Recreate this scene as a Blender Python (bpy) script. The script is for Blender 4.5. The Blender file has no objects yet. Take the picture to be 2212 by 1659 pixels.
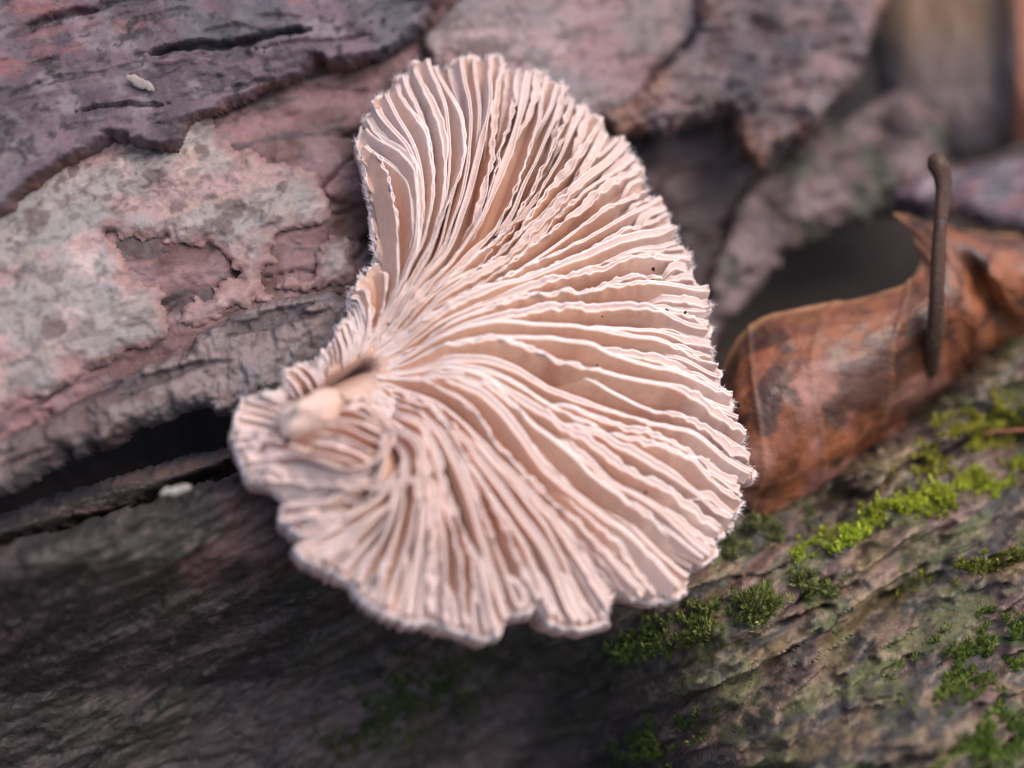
import bpy, math
import numpy as np

# ------------------------------------------------------------------ camera, sky, sun
sc = bpy.context.scene
PITCH = math.radians(35.0)          # the camera looks down at the log
DIST = 90.0                         # mm from the lens to the fungus
WIDE = 48.0                         # mm of wood across the frame at the fungus
H0 = 0.085                          # the fungus sits this high above the forest floor
PXW, PXH = 2212.0, 1659.0
K = WIDE / PXW
cp, sp = math.cos(PITCH), math.sin(PITCH)
BASIS = np.array([[1, 0, 0], [0, cp, -sp], [0, sp, cp]], float)   # right, forward, up


def V2W(P):
    """mm along right / forward / up  ->  metres in the world"""
    P = np.asarray(P, float)
    return P @ BASIS * 0.001 + np.array([0, 0, H0])


cam_d = bpy.data.cameras.new('camera')
cam = bpy.data.objects.new('camera', cam_d)
sc.collection.objects.link(cam)
cam.location = V2W([[0, -DIST, 0]])[0]
cam.rotation_euler = (math.pi / 2 - PITCH, 0, 0)
cam_d.sensor_width = 36.0
cam_d.lens = 36.0 * DIST / WIDE
cam_d.clip_start = 0.002
cam_d.clip_end = 500.0
cam_d.dof.use_dof = True
cam_d.dof.focus_distance = (DIST + 3.0) * 0.001
cam_d.dof.aperture_fstop = 14.0
sc.camera = cam

world = bpy.data.worlds.new('World')
sc.world = world
world.use_nodes = True
wn = world.node_tree
wn.nodes.clear()
sky = wn.nodes.new('ShaderNodeTexSky')
sky.sky_type = 'NISHITA'
sky.sun_disc = False
SUN_EL, SUN_AZ = math.radians(60), math.radians(112)   # azimuth clockwise from +Y
sky.sun_elevation = SUN_EL
sky.sun_rotation = SUN_AZ
sky.air_density = 1.0
sky.dust_density = 5.0
sky.ozone_density = 1.0
bg = wn.nodes.new('ShaderNodeBackground')
bg.inputs['Strength'].default_value = 0.14
wo = wn.nodes.new('ShaderNodeOutputWorld')
wn.links.new(sky.outputs[0], bg.inputs[0])
wn.links.new(bg.outputs[0], wo.inputs[0])

sun_d = bpy.data.lights.new('sun', 'SUN')
sun_d.energy = 0.6
sun_d.angle = math.radians(60)
sun_d.color = (1.0, 0.95, 0.93)
sun = bpy.data.objects.new('sun', sun_d)
sc.collection.objects.link(sun)
sun.location = (0, -0.3, 0.6)
sun.rotation_euler = (math.pi / 2 - SUN_EL, 0, math.pi - SUN_AZ)

sc.view_settings.view_transform = 'Standard'
sc.view_settings.look = 'None'
sc.view_settings.exposure = 0.95
sc.view_settings.gamma = 1.0
sc.view_settings.use_curve_mapping = False
sc.render.engine = 'CYCLES'
sc.cycles.use_denoising = True
sc.cycles.max_bounces = 5
sc.cycles.sample_clamp_indirect = 4.0

# ------------------------------------------------------------------ helpers
RNG = np.random.default_rng(7)
_tab = {}


def vnoise(x, y, seed=0):
    if seed not in _tab:
        _tab[seed] = np.random.default_rng(1000 + seed).random((256, 256))
    T = _tab[seed]
    xi, yi = np.floor(x).astype(int), np.floor(y).astype(int)
    fx, fy = x - xi, y - yi
    fx = fx * fx * fx * (fx * (fx * 6 - 15) + 10)
    fy = fy * fy * fy * (fy * (fy * 6 - 15) + 10)
    x0, x1, y0, y1 = xi & 255, (xi + 1) & 255, yi & 255, (yi + 1) & 255
    return ((T[x0, y0] * (1 - fx) + T[x1, y0] * fx) * (1 - fy)
            + (T[x0, y1] * (1 - fx) + T[x1, y1] * fx) * fy)


def fbm(x, y, octs=4, seed=0, gain=0.5):
    """0..1, mean 0.5"""
    x, y = np.asarray(x, float), np.asarray(y, float)
    s, amp, tot = 0.0, 1.0, 0.0
    ca, sa = math.cos(0.63), math.sin(0.63)
    for k in range(octs):
        s = s + amp * vnoise(x + 17.3 * k, y - 9.1 * k, seed + k)
        tot += amp
        amp *= gain
        x, y = (x * ca - y * sa) * 2.03, (x * sa + y * ca) * 2.03
    return s / tot


def sstep(a, b, x):
    t = np.clip((x - a) / (b - a), 0, 1)
    return t * t * (3 - 2 * t)


def mix(a, b, t):
    a, b = np.asarray(a, float), np.asarray(b, float)
    t = np.asarray(t)[..., None]
    return a * (1 - t) + b * t


def px2xz(px, py, y=0.0):
    f = K * (DIST + y) / DIST
    return (np.asarray(px, float) - PXW / 2) * f, (PXH / 2 - np.asarray(py, float)) * f


def unproject(pts, yfun, it=5):
    pts = np.asarray(pts, float)
    y = np.zeros(len(pts))
    for _ in range(it):
        x, z = px2xz(pts[:, 0], pts[:, 1], y)
        y = 0.5 * y + 0.5 * yfun(x, z) if _ else yfun(x, z)
    x, z = px2xz(pts[:, 0], pts[:, 1], y)
    return x, y, z


def mesh_obj(name, verts, faces, mat, col=None, parent=None, smooth=True):
    """verts in view mm; faces: (n,4) or (n,3) int arrays or list of those"""
    me = bpy.data.meshes.new(name)
    W = V2W(verts).astype(np.float32)
    fl = faces if isinstance(faces, list) else [faces]
    fl = [np.asarray(f, np.int32) for f in fl if len(f)]
    nl = sum(f.size for f in fl)
    nf = sum(len(f) for f in fl)
    me.vertices.add(len(W))
    me.vertices.foreach_set('co', W.ravel())
    me.loops.add(nl)
    me.loops.foreach_set('vertex_index', np.concatenate([f.ravel() for f in fl]))
    me.polygons.add(nf)
    sizes = np.concatenate([np.full(len(f), f.shape[1], np.int32) for f in fl])
    me.polygons.foreach_set('loop_start', np.concatenate([[0], np.cumsum(sizes)[:-1]]).astype(np.int32))
    me.polygons.foreach_set('use_smooth', np.full(nf, smooth))
    me.update(calc_edges=True)
    me.validate()
    if col is not None:
        ca = me.color_attributes.new('Col', 'FLOAT_COLOR', 'POINT')
        c4 = np.ones((len(W), 4), np.float32)
        c4[:, :3] = np.clip(col, 0, 1)
        ca.data.foreach_set('color', c4.ravel())
    me.materials.append(mat)
    o = bpy.data.objects.new(name, me)
    sc.collection.objects.link(o)
    if parent is not None:
        o.parent = parent
        o.matrix_parent_inverse = parent.matrix_world.inverted()
    return o


def empty(name, loc_mm):
    o = bpy.data.objects.new(name, None)
    o.empty_display_size = 0.003
    sc.collection.objects.link(o)
    o.location = V2W([loc_mm])[0]
    bpy.context.view_layer.update()
    return o


def tag(o, label=None, cat=None, group=None, kind=None):
    for k, v in (('label', label), ('category', cat), ('group', group), ('kind', kind)):
        if v:
            o[k] = v
    return o


def grid_faces(nu, nv, closed_u=False):
    iu = np.arange(nu if closed_u else nu - 1)
    jv = np.arange(nv - 1)
    I, J = np.meshgrid(iu, jv, indexing='ij')
    I2 = (I + 1) % nu
    return np.stack([I * nv + J, I2 * nv + J, I2 * nv + J + 1, I * nv + J + 1], -1).reshape(-1, 4)


def cr_interp(P, n):
    """Catmull-Rom resample along axis 0"""
    P = np.asarray(P, float)
    m = len(P)
    u = np.linspace(0, m - 1, n)
    i = np.clip(np.floor(u).astype(int), 0, m - 2)
    f = (u - i).reshape((-1,) + (1,) * (P.ndim - 1))
    g = lambda k: P[np.clip(i + k, 0, m - 1)]
    p0, p1, p2, p3 = g(-1), g(0), g(1), g(2)
    return .5 * (2 * p1 + (p2 - p0) * f + (2 * p0 - 5 * p1 + 4 * p2 - p3) * f ** 2 + (3 * p1 - p0 - 3 * p2 + p3) * f ** 3)


# ------------------------------------------------------------------ materials
def material(name, rough=0.7, spec=0.4, sss=0.0, sss_r=(0.0006, 0.0003, 0.0002), var=0.25, scale=1800.0,
             bump=0.0, bump_scale=5000.0, base=None, coat=0.0, stretch=None, rough_var=0.0):
    m = bpy.data.materials.new(name)
    m.use_nodes = True
    n, l = m.node_tree.nodes, m.node_tree.links
    b = n['Principled BSDF']
    tc = n.new('ShaderNodeTexCoord')
    mp = n.new('ShaderNodeMapping')
    l.new(tc.outputs['Object'], mp.inputs['Vector'])
    if stretch:
        mp.inputs['Rotation'].default_value = stretch[0]
        mp.inputs['Scale'].default_value = stretch[1]
    if base is None:
        at = n.new('ShaderNodeVertexColor')
        at.layer_name = 'Col'
        csrc = at.outputs['Color']
    else:
        rgb = n.new('ShaderNodeRGB')
        rgb.outputs[0].default_value = (*base, 1)
        csrc = rgb.outputs[0]
    nz = n.new('ShaderNodeTexNoise')
    nz.inputs['Scale'].default_value = scale
    nz.inputs['Detail'].default_value = 5
    l.new(mp.outputs[0], nz.inputs['Vector'])
    mr = n.new('ShaderNodeMapRange')
    mr.inputs['From Min'].default_value = 0.3
    mr.inputs['From Max'].default_value = 0.7
    mr.inputs['To Min'].default_value = 1 - var
    mr.inputs['To Max'].default_value = 1 + var
    l.new(nz.outputs['Fac'], mr.inputs['Value'])
    mx = n.new('ShaderNodeMix')
    mx.data_type = 'RGBA'
    mx.blend_type = 'MULTIPLY'
    mx.inputs['Factor'].default_value = 1.0
    l.new(csrc, mx.inputs[6])
    l.new(mr.outputs[0], mx.inputs[7])
    l.new(mx.outputs[2], b.inputs['Base Color'])
    b.inputs['Roughness'].default_value = rough
    b.inputs['Specular IOR Level'].default_value = spec
    if rough_var:
        mr2 = n.new('ShaderNodeMapRange')
        mr2.inputs['From Min'].default_value = 0.35
        mr2.inputs['From Max'].default_value = 0.65
        mr2.inputs['To Min'].default_value = rough - rough_var
        mr2.inputs['To Max'].default_value = min(1, rough + rough_var)
        l.new(nz.outputs['Fac'], mr2.inputs['Value'])
        l.new(mr2.outputs[0], b.inputs['Roughness'])
    if sss:
        b.inputs['Subsurface Weight'].default_value = sss
        b.inputs['Subsurface Radius'].default_value = [r / sss_r[0] for r in sss_r]
        b.inputs['Subsurface Scale'].default_value = sss_r[0]
    if coat:
        b.inputs['Coat Weight'].default_value = coat
        b.inputs['Coat Roughness'].default_value = 0.25
    if bump:
        nb = n.new('ShaderNodeTexNoise')
        nb.inputs['Scale'].default_value = bump_scale
        nb.inputs['Detail'].default_value = 4
        l.new(mp.outputs[0], nb.inputs['Vector'])
        bp = n.new('ShaderNodeBump')
        bp.inputs['Strength'].default_value = 0.7
        bp.inputs['Distance'].default_value = bump
        l.new(nb.outputs['Fac'], bp.inputs['Height'])
        l.new(bp.outputs[0], b.inputs['Normal'])
    return m


M_bark = material('weathered_bark', 0.72, 0.45, var=0.28, scale=2600, bump=0.00012, bump_scale=4200, rough_var=0.22)
M_wood = material('shade_darkened_wood', 0.8, 0.3, var=0.3, scale=1500, bump=0.0002, bump_scale=2500)
M_cap = material('fungus_flesh', 0.75, 0.3, sss=0.3, sss_r=(.0003, .00015, .0001), var=0.07, scale=2500, bump=0.00003, bump_scale=9000)
M_gill = material('gill_tissue', 0.66, 0.25, sss=0.3, sss_r=(.0003, .00015, .0001), var=0.06, scale=3000, bump=0.00002, bump_scale=9000)
M_hair = material('white_fuzz', 0.8, 0.2, var=0.05, scale=900)
M_leaf = material('dead_leaf', 0.50, 0.5, sss=0.0, var=0.3, scale=900, bump=0.00015, bump_scale=1500, rough_var=0.15)
M_moss = material('moss_green', 0.5, 0.4, var=0.3, scale=700)
M_speck = material('black_dirt', 0.8, 0.3, base=(0.012, 0.01, 0.012))
M_ground = material('leaf_litter', 0.9, 0.2, var=0.5, scale=30, base=(0.055, 0.04, 0.028), bump=0.01, bump_scale=40)
M_chip = material('pale_debris', 0.7, 0.3, var=0.12, scale=2500)

# ------------------------------------------------------------------ setting: forest floor
gv = np.array([[-200, -200, 0], [200, -200, 0], [200, 200, 0], [-200, 200, 0]], float)
gme = bpy.data.meshes.new('ground')
gme.from_pydata([tuple(v) for v in gv], [], [(0, 1, 2, 3)])
gme.materials.append(M_ground)
ground = bpy.data.objects.new('ground', gme)
sc.collection.objects.link(ground)
tag(ground, kind='structure')

# ------------------------------------------------------------------ the log
ANG = math.radians(17)
ca, sa = math.cos(ANG), math.sin(ANG)
SLANT = 0.42


def AB(x, z):
    return x * ca + z * sa, -x * sa + z * ca


def Ylog(x, z):
    a, b = AB(x, z)
    d = b + 6.0
    return 5.3 + SLANT * x + np.where(d > 0, d * d / 120, d * d / 56)


# core of the log: a long, uneven trunk behind all the bark
na, nt = 260, 160
aa = np.linspace(-170, 190, na)
th = np.linspace(0, 2 * np.pi, nt, endpoint=False)
A, T = np.meshgrid(aa, th, indexing='ij')
RR = 36 + 1.2 * (fbm(A * 0.06, np.cos(T) * 3 + 5, 4, 11) - .5) + 2.0 * (fbm(A * 0.03 + 3, np.sin(T * 1) * 2 + np.cos(T) * 2, 3, 12) - .5)
RR = RR + 1.6 * (fbm(A * 0.05, T * 9 * (np.sin(T / 2) ** 2), 3, 14) - .5)
bb = -6 + RR * np.sin(T)
yy = 18 + 36 - RR * np.cos(T)
X = A * ca - bb * sa
Z = A * sa + bb * ca
Yc = yy + SLANT * X
V = np.stack([X, Yc, Z], -1).reshape(-1, 3)
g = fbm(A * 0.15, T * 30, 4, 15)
colc = mix((0.018, 0.014, 0.014), (0.060, 0.044, 0.040), g).reshape(-1, 3)  # near-black tone stands in for deep shade in the hollow and crevice
F = grid_faces(nt, na, True)      # th is axis 1 in V: rebuild with th as outer axis
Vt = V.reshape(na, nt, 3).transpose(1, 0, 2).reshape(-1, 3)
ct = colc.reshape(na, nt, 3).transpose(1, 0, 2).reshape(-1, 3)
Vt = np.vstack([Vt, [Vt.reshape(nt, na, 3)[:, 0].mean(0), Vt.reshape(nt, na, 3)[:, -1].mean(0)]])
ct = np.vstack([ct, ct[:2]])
i = np.arange(nt)
cap0 = np.stack([i * na, (i + 1) % nt * na, np.full(nt, nt * na)], -1)
cap1 = np.stack([(i + 1) % nt * na + na - 1, i * na + na - 1, np.full(nt, nt * na + 1)], -1)
log = empty('fallen_log', [0, 20, -8])
tag(log, 'old fallen log with flaking purplish bark and mossy lower ledge', 'log')
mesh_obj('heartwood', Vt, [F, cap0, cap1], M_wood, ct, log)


def seg_sd(poly, X, Z):
    """signed distance to a polygon, inside positive"""
    P = np.asarray(poly, float)
    Q = np.roll(P, -1, 0)
    d2 = np.full(X.shape, 1e9)
    ins = np.zeros(X.shape, bool)
    for (x0, z0), (x1, z1) in zip(P, Q):
        ex, ez = x1 - x0, z1 - z0
        L = ex * ex + ez * ez + 1e-12
        t = np.clip(((X - x0) * ex + (Z - z0) * ez) / L, 0, 1)
        d2 = np.minimum(d2, (X - x0 - t * ex) ** 2 + (Z - z0 - t * ez) ** 2)
        c = ((z0 > Z) != (z1 > Z)) & (X < (x1 - x0) * (Z - z0) / (z1 - z0 + 1e-12) + x0)
        ins ^= c
    d = np.sqrt(d2)
    return np.where(ins, d, -d)


def plate(name, poly, off, thick, relief, colour, res=0.10, rag=0.35, edge=0.7, holes=(), ybase=Ylog, mat=None, label=None,
          ragscale=1.1, seed=0, fine_rag=0.12, tone=(.575, .54, .60)):
    """one bark plate: outline in photo pixels, laid on the log surface, its face 'off' mm from it (minus = proud)"""
    x, y, z = unproject(poly, lambda x, z: ybase(x, z) + off)
    xs = np.arange(x.min() - .6, x.max() + .6, res)
    zs = np.arange(z.min() - .6, z.max() + .6, res)
    X, Z = np.meshgrid(xs, zs, indexing='ij')
    sd = seg_sd(np.stack([x, z], -1), X, Z)
    for h in holes:
        hx, hy, hz = unproject(h, lambda x, z: ybase(x, z) + off)
        sd = np.minimum(sd, -seg_sd(np.stack([hx, hz], -1), X, Z))
    a, b = AB(X, Z)
    sd = sd + rag * 2 * (fbm(a * ragscale, b * ragscale, 3, 40 + seed) - .5) + fine_rag * 2 * (fbm(X * 4, Z * 4, 2, 60 + seed) - .5)
    p = np.clip(sd / edge, 0, 1)
    prof = np.sqrt(np.clip(1 - (1 - p) ** 2, 0, 1))
    hgt = relief(X, Z, a, b, sd)
    Y = ybase(X, Z) + off + thick * (1 - prof) - hgt * np.clip(sd / (edge * .7), 0, 1)
    col = colour(X, Z, a, b, sd, hgt) * tone
    gx_, gz_ = np.gradient(sd, res)
    gn_ = gx_ ** 2 + gz_ ** 2 + 1e-6
    near = np.abs(sd) < .75 * res
    X = np.where(near, X - np.clip(sd * gx_ / gn_, -res, res), X)
    Z = np.where(near, Z - np.clip(sd * gz_ / gn_, -res, res), Z)
    keep = sd > -.5 * res
    idx = np.full(X.shape, -1)
    ck = keep[:-1, :-1] & keep[1:, :-1] & keep[1:, 1:] & keep[:-1, 1:]
    vk = np.zeros(X.shape, bool)
    vk[:-1, :-1] |= ck
    vk[1:, :-1] |= ck
    vk[1:, 1:] |= ck
    vk[:-1, 1:] |= ck
    idx[vk] = np.arange(vk.sum())
    f = np.stack([idx[:-1, :-1][ck], idx[1:, :-1][ck], idx[1:, 1:][ck], idx[:-1, 1:][ck]], -1)
    o = mesh_obj(name, np.stack([X[vk], Y[vk], Z[vk]], -1), f, mat or M_bark, col[vk], log)
    if label:
        o['label'] = label
    return o


# ---- reliefs and colours (natural pigments: bark, lichen crust, algae; painted shade on the lower slab)
PURP, PURP_D, RED, RUST = (0.175, 0.120, 0.135), (0.085, 0.060, 0.072), (0.24, 0.105, 0.105), (0.20, 0.085, 0.05)
GREY, PALE, PINK = (0.28, 0.26, 0.255), (0.46, 0.39, 0.36), (0.35, 0.235, 0.225)
DARK = (0.022, 0.018, 0.020)


def streak(a, b, seed, fa=0.16, fb=1.6, octs=4):
    w = 1.2 * (fbm(a * 0.12, b * 0.3, 2, seed + 9) - .5)
    return fbm(a * fa, (b + w * 2) * fb, octs, seed)


def rel_dark(X, Z, a, b, sd):
    s = streak(a, b, 101, 0.2, 2.2)
    h = .42 * (s - .5) + 0.8 * (fbm(a * .3, b * .45, 3, 103) - .5) + 0.20 * (fbm(X * 2.5, Z * 3.5, 4, 104, .6) - .5)
    h = h - .25 * sstep(.60, .72, streak(a, b, 105, .35, 1.5, 3))
    for (p0, p1, w, dep) in (((318, 112), (655, 38), .30, 1.4), ((60, 60), (210, 10), .2, .5), ((180, 250), (370, 222), .16, .6), ((540, 90), (800, 40), .13, .4)):
        x0, z0 = px2xz(*p0, 3)
        x1, z1 = px2xz(*p1, 3)
        L = math.hypot(x1 - x0, z1 - z0)
        ux, uz = (x1 - x0) / L, (z1 - z0) / L
        t = (X - x0) * ux + (Z - z0) * uz
        d = -(X - x0) * uz + (Z - z0) * ux + 0.5 * (fbm(t * .9, t * 0 + 3, 3, 107) - .5)
        wv = w * sstep(-.2, .8, t) * sstep(L + .2, L - .8, t) * (0.4 + 1.2 * fbm(t * 1.5, t * 0, 2, 108))
        h = h - dep * sstep(1, .2, np.abs(d) / (wv + 1e-3))
    return h


def col_dark(X, Z, a, b, sd, h):
    s = streak(a, b, 111, 0.10, 1.0)
    n = fbm(X * .5, Z * .5, 4, 112)
    c = mix(PURP_D, PURP, sstep(.3, .62, n + .3 * (s - .5)))
    c = mix(c, RED, .9 * sstep(.50, .62, streak(a, b, 113, 0.06, .45)) * sstep(.35, .6, fbm(X * 1.2, Z * 1.2, 3, 114)))
    c = mix(c, (.045, .035, .042), .7 * sstep(.60, .72, streak(a, b, 105, .35, 1.5, 3)))
    c = mix(c, (.27, .235, .23), .6 * sstep(.52, .75, fbm(X * .9 + 4, Z * .9, 4, 115)))
    c = mix(c, (.09, .10, .115), .6 * sstep(.58, .72, fbm(X * .33 + 9, Z * .33, 3, 116)))
    c = mix(c, DARK, .8 * sstep(.66, .74, fbm(X * 2.3, Z * 2.3, 3, 117)))
    c = mix(c, RUST, .75 * sstep(.30, .05, sd) * sstep(.42, .6, fbm(X * .6, Z * .6, 3, 118)))
    return c


def rel_lichen(X, Z, a, b, sd):
    return (.7 * (fbm(X * .35, Z * .35, 3, 121) - .5) + 0.34 * (fbm(X * 1.2, Z * 1.2, 4, 122) - .5) + .35 * (streak(a, b, 120, .3, 1.1) - .5)
            + 0.16 * (fbm(X * 5, Z * 5, 2, 123) - .5))


def col_lichen(X, Z, a, b, sd, h):
    n = fbm(X * .35, Z * .35, 4, 124)
    c = mix(GREY, PALE, sstep(.38, .62, n))
    c = mix(c, PINK, .8 * sstep(.47, .63, fbm(a * .3 + 5, b * .6, 4, 125)))
    c = mix(c, (.235, .24, .235), .8 * sstep(.48, .62, fbm(X * .4 - 3, Z * .4, 4, 126)))
    c = mix(c, (.30, .25, .18), .25 * sstep(.54, .68, fbm(X * .7 - 3, Z * .7, 3, 128)))
    c = mix(c, (.10, .065, .065), .8 * sstep(.65, .73, fbm(X * .8 + 3, Z * .8, 4, 127)))
    c = mix(c, (.12, .095, .095), .6 * sstep(.56, .70, fbm(a * 1.6, b * 3, 4, 129)))
    return c


def col_film(X, Z, a, b, sd, h):
    c = col_lichen(X, Z, a, b, sd, h)
    thin = sstep(1.0, .1, sd + 1.6 * (fbm(X * 1.1 + 2, Z * 1.1, 4, 119, .6) - .5))
    return mix(c, (.27, .165, .155), .85 * thin)


def col_strip(X, Z, a, b, sd, h):
    n = fbm(X * .5, Z * .5, 4, 131)
    c = mix((.15, .105, .098), (.28, .225, .20), sstep(.35, .65, n))
    c = mix(c, (.27, .25, .235), .8 * sstep(.5, .66, fbm(X * .4 + 7, Z * .7, 3, 132)))
    c = mix(c, (.06, .05, .055), .7 * sstep(.56, .7, streak(a, b, 133, .2, 1.0)))
    c = mix(c, (.12, .07, .06), .5 * sstep(.55, .7, fbm(X * 3.2, Z * 1.4, 3, 134)))
    return c


def rel_strip(X, Z, a, b, sd):
    return (.8 * (fbm(X * .6, Z * .6, 3, 135) - .5) + .8 * (fbm(a * 1.4, b * .5, 3, 136) - .5) + .3 * (fbm(X * 4, Z * 4, 3, 137) - .5)
            - .5 * sstep(.6, .72, streak(a, b, 133, .2, 1.0)))


def rel_red(X, Z, a, b, sd):
    return (.5 * (fbm(X * .7, Z * .7, 3, 141) - .5) + .45 * (streak(a, b, 142, .4, 1.6) - .5) + .34 * (fbm(X * 3, Z * 4, 4, 143, .6) - .5)
            - .5 * sstep(.03, 0, np.abs(streak(a, b, 144, .12, .5, 3) - .5)))


def col_red(X, Z, a, b, sd, h):
    c = mix((.17, .090, .080), (.31, .180, .168), sstep(.35, .65, fbm(a * .4, b * .9, 4, 145)))
    c = mix(c, (.26, .19, .185), .6 * sstep(.53, .7, fbm(X * .9 + 2, Z * .9, 3, 146)))
    c = mix(c, (.05, .042, .045), .8 * sstep(.58, .7, streak(a, b, 147, .25, 1.2)))
    c = mix(c, (.09, .04, .025), .6 * sstep(.55, .7, fbm(X * .5 + 8, Z * .5, 3, 148)))
    return c


# -- inner bark under the flakes
plate('inner_bark', [(-450, -450), (1150, -450), (1330, -100), (1330, 300), (1180, 560), (1000, 800), (760, 860), (560, 845), (430, 860), (240, 915), (-450, 1090)],
      1.9, 2.5, rel_red, col_red, res=.13, label='reddish inner bark bared between the grey flakes', seed=1)
# -- purplish upper plate with its torn lower edge
plate('bark_plate', [(-450, -450), (1060, -450), (985, -60), (930, 25), (880, 85), (813, 119), (760, 135), (702, 141), (681, 124), (672, 150), (640, 163), (590, 180), (533, 206), (480, 232),
                     (421, 254), (405, 262), (385, 300), (368, 321), (340, 325), (313, 320), (285, 312), (261, 300), (232, 300), (200, 318), (165, 332), (121, 358), (85, 380), (40, 425), (0, 463), (-450, 640)],
      -.3, 2.6, rel_dark, col_dark, res=.10, rag=.16, edge=.45, label='dark purplish grey bark plate with red streaks and a long crack', seed=2)
# -- grey crusty lichen plate
plate('bark_plate', [(-450, 560), (0, 400), (60, 360), (110, 310), (200, 280), (262, 262), (330, 280), (372, 270), (405, 230), (440, 240), (478, 283), (544, 331), (590, 350), (625, 357), (665, 368),
                     (691, 415), (704, 450), (717, 484), (672, 496), (640, 492), (612, 500), (590, 520), (583, 560), (566, 590), (590, 612), (640, 600), (680, 590), (690, 545), (700, 500), (735, 493), (765, 526), (773, 566), (757, 610),
                     (700, 625), (620, 628), (560, 645), (500, 668), (440, 700), (380, 712), (340, 735), (286, 755), (266, 780), (188, 801), (114, 842), (0, 891), (-450, 1040)],
      1.25, .65, rel_lichen, col_film, res=.09, rag=.6, edge=1.4,
      holes=[[(236, 508), (290, 512), (360, 530), (449, 533), (502, 565), (517, 590), (449, 630), (395, 668), (362, 690), (355, 655), (338, 615), (302, 592), (276, 572), (258, 538)],
             ],
      label='pale grey crusty bark plate with a ragged reddish hole', seed=3, tone=(.74, .68, .69))
# -- brown strip over the black crevice
plate('bark_plate', [(-450, 1080), (0, 938), (82, 907), (135, 866), (245, 816), (306, 780), (392, 752), (402, 722), (490, 672), (572, 645), (637, 632), (720, 625), (770, 640), (775, 720), (740, 790), (690, 830), (620, 850), (570, 862), (545, 885), (511, 893), (475, 903), (449, 909), (433, 880), (420, 884),
                     (388, 896), (372, 899), (352, 912), (327, 915), (305, 930), (285, 926), (270, 935), (250, 960), (229, 972), (200, 976), (184, 962), (172, 985), (163, 988), (140, 1000), (131, 975), (118, 1010), (98, 1015), (61, 1038), (0, 1070), (-450, 1220)],
      .3, 3.2, rel_strip, col_strip, res=.09, rag=.14, edge=.8, label='brown bark strip with notched edge above the black crevice', seed=4)
# -- beige plate behind the top of the fungus
plate('bark_plate', [(905, 75), (930, 40), (1000, -40), (1050, -450), (1560, -450), (1530, -60), (1515, 60), (1470, 110), (1420, 150), (1400, 200), (1360, 260), (1280, 330), (1180, 330), (1050, 330), (960, 250), (915, 140)],
      .6, 2.6, rel_lichen, lambda X, Z, a, b, sd, h: mix(col_lichen(X, Z, a, b, sd, h) * (1.0, .88, .86), (.12, .085, .08), .8 * sstep(.54, .68, fbm(X * .45 + 3, Z * .7, 3, 151))),
      res=.10, rag=.35, edge=.6, label='pale beige bark plate behind the upper rim of the fungus', seed=5)


def col_brown(X, Z, a, b, sd, h):
    c = mix((.11, .075, .075), (.28, .19, .175), sstep(.35, .65, fbm(X * .45, Z * .45, 4, 152)))
    c = mix(c, (.26, .125, .07), .75 * sstep(1.8, .3, sd) * sstep(.4, .6, fbm(X * .5 + 1, Z * .5, 3, 153)))
    c = mix(c, (.21, .18, .175), .6 * sstep(.54, .7, fbm(X * .8, Z * .8, 3, 154)))
    c = mix(c, (.05, .055, .06), .6 * sstep(.58, .7, fbm(X * .4 - 6, Z * .4, 3, 155)))
    return c


def rel_brown(X, Z, a, b, sd):
    return 2.2 * (fbm(X * .3, Z * .3, 3, 156) - .5) + 1.2 * (fbm(a * .5, b * 1.1, 3, 157) - .5) + .4 * (fbm(X * 3, Z * 3, 3, 158) - .5)


plate('bark_plate', [(1330, 300), (1380, 270), (1423, 282), (1509, 258), (1577, 247), (1590, 280), (1610, 320), (1646, 368), (1660, 345), (1675, 330), (1720, 300), (1766, 275), (1800, 240), (1852, 195), (1870, 150), (1900, 60), (1960, -60), (2000, -450), (1500, -450), (1500, -20), (1490, 80), (1440, 130), (1380, 190), (1290, 240)],
      -.6, 3.0, rel_brown, col_brown, res=.12, rag=.3, edge=.7, label='brown bark flake hanging down to a ragged point', seed=6)


def col_grey2(X, Z, a, b, sd, h):
    c = mix((.11, .080, .075), (.27, .20, .185), sstep(.35, .65, fbm(X * .4, Z * .4, 4, 161)))
    c = mix(c, (.06, .085, .045), .7 * sstep(.55, .68, fbm(X * .5 + 3, Z * .5, 3, 162)))
    c = mix(c, (.24, .15, .12), .5 * sstep(.58, .7, fbm(X * .9 + 3, Z * .9, 3, 163)))
    return c


plate('bark_plate', [(1600, 420), (1660, 370), (1760, 290), (1860, 230), (1960, 190), (2060, 230), (2060, 380), (1990, 420), (1960, 460), (1880, 480), (1780, 500), (1700, 540), (1660, 600), (1590, 680), (1540, 760), (1500, 740), (1540, 600), (1570, 500)],
      3.6, 1.6, rel_brown, col_grey2, res=.13, rag=.4, edge=1.2, label='grey brown crumbly bark behind the dead leaf', seed=7)
plate('bark_plate', [(1930, 420), (1985, 372), (2080, 350), (2212, 330), (2600, 280), (2600, 560), (2330, 540), (2230, 505), (2150, 490), (2080, 450), (2010, 470)],
      1.2, 2.5, rel_dark, lambda *q: col_dark(*q) * 1.5, res=.13, rag=.3, edge=1.0, label='purplish grey bark chunk above the dead leaf', seed=8)


plate('bark_plate', [(1250, 180), (1500, 200), (1700, 230), (1960, 300), (1970, 430), (1850, 480), (1720, 530), (1640, 610), (1560, 740), (1500, 880), (1300, 820)],
      5.0, 2.5, rel_brown, lambda X, Z, a, b, sd, h: mix((.075, .052, .05), (.20, .145, .135), sstep(.38, .66, fbm(X * .3 + 2, Z * .3, 4, 167))), res=.14, rag=.4, edge=1.0,
      label='brown inner bark in the hollow right of the fungus', seed=11)
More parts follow.
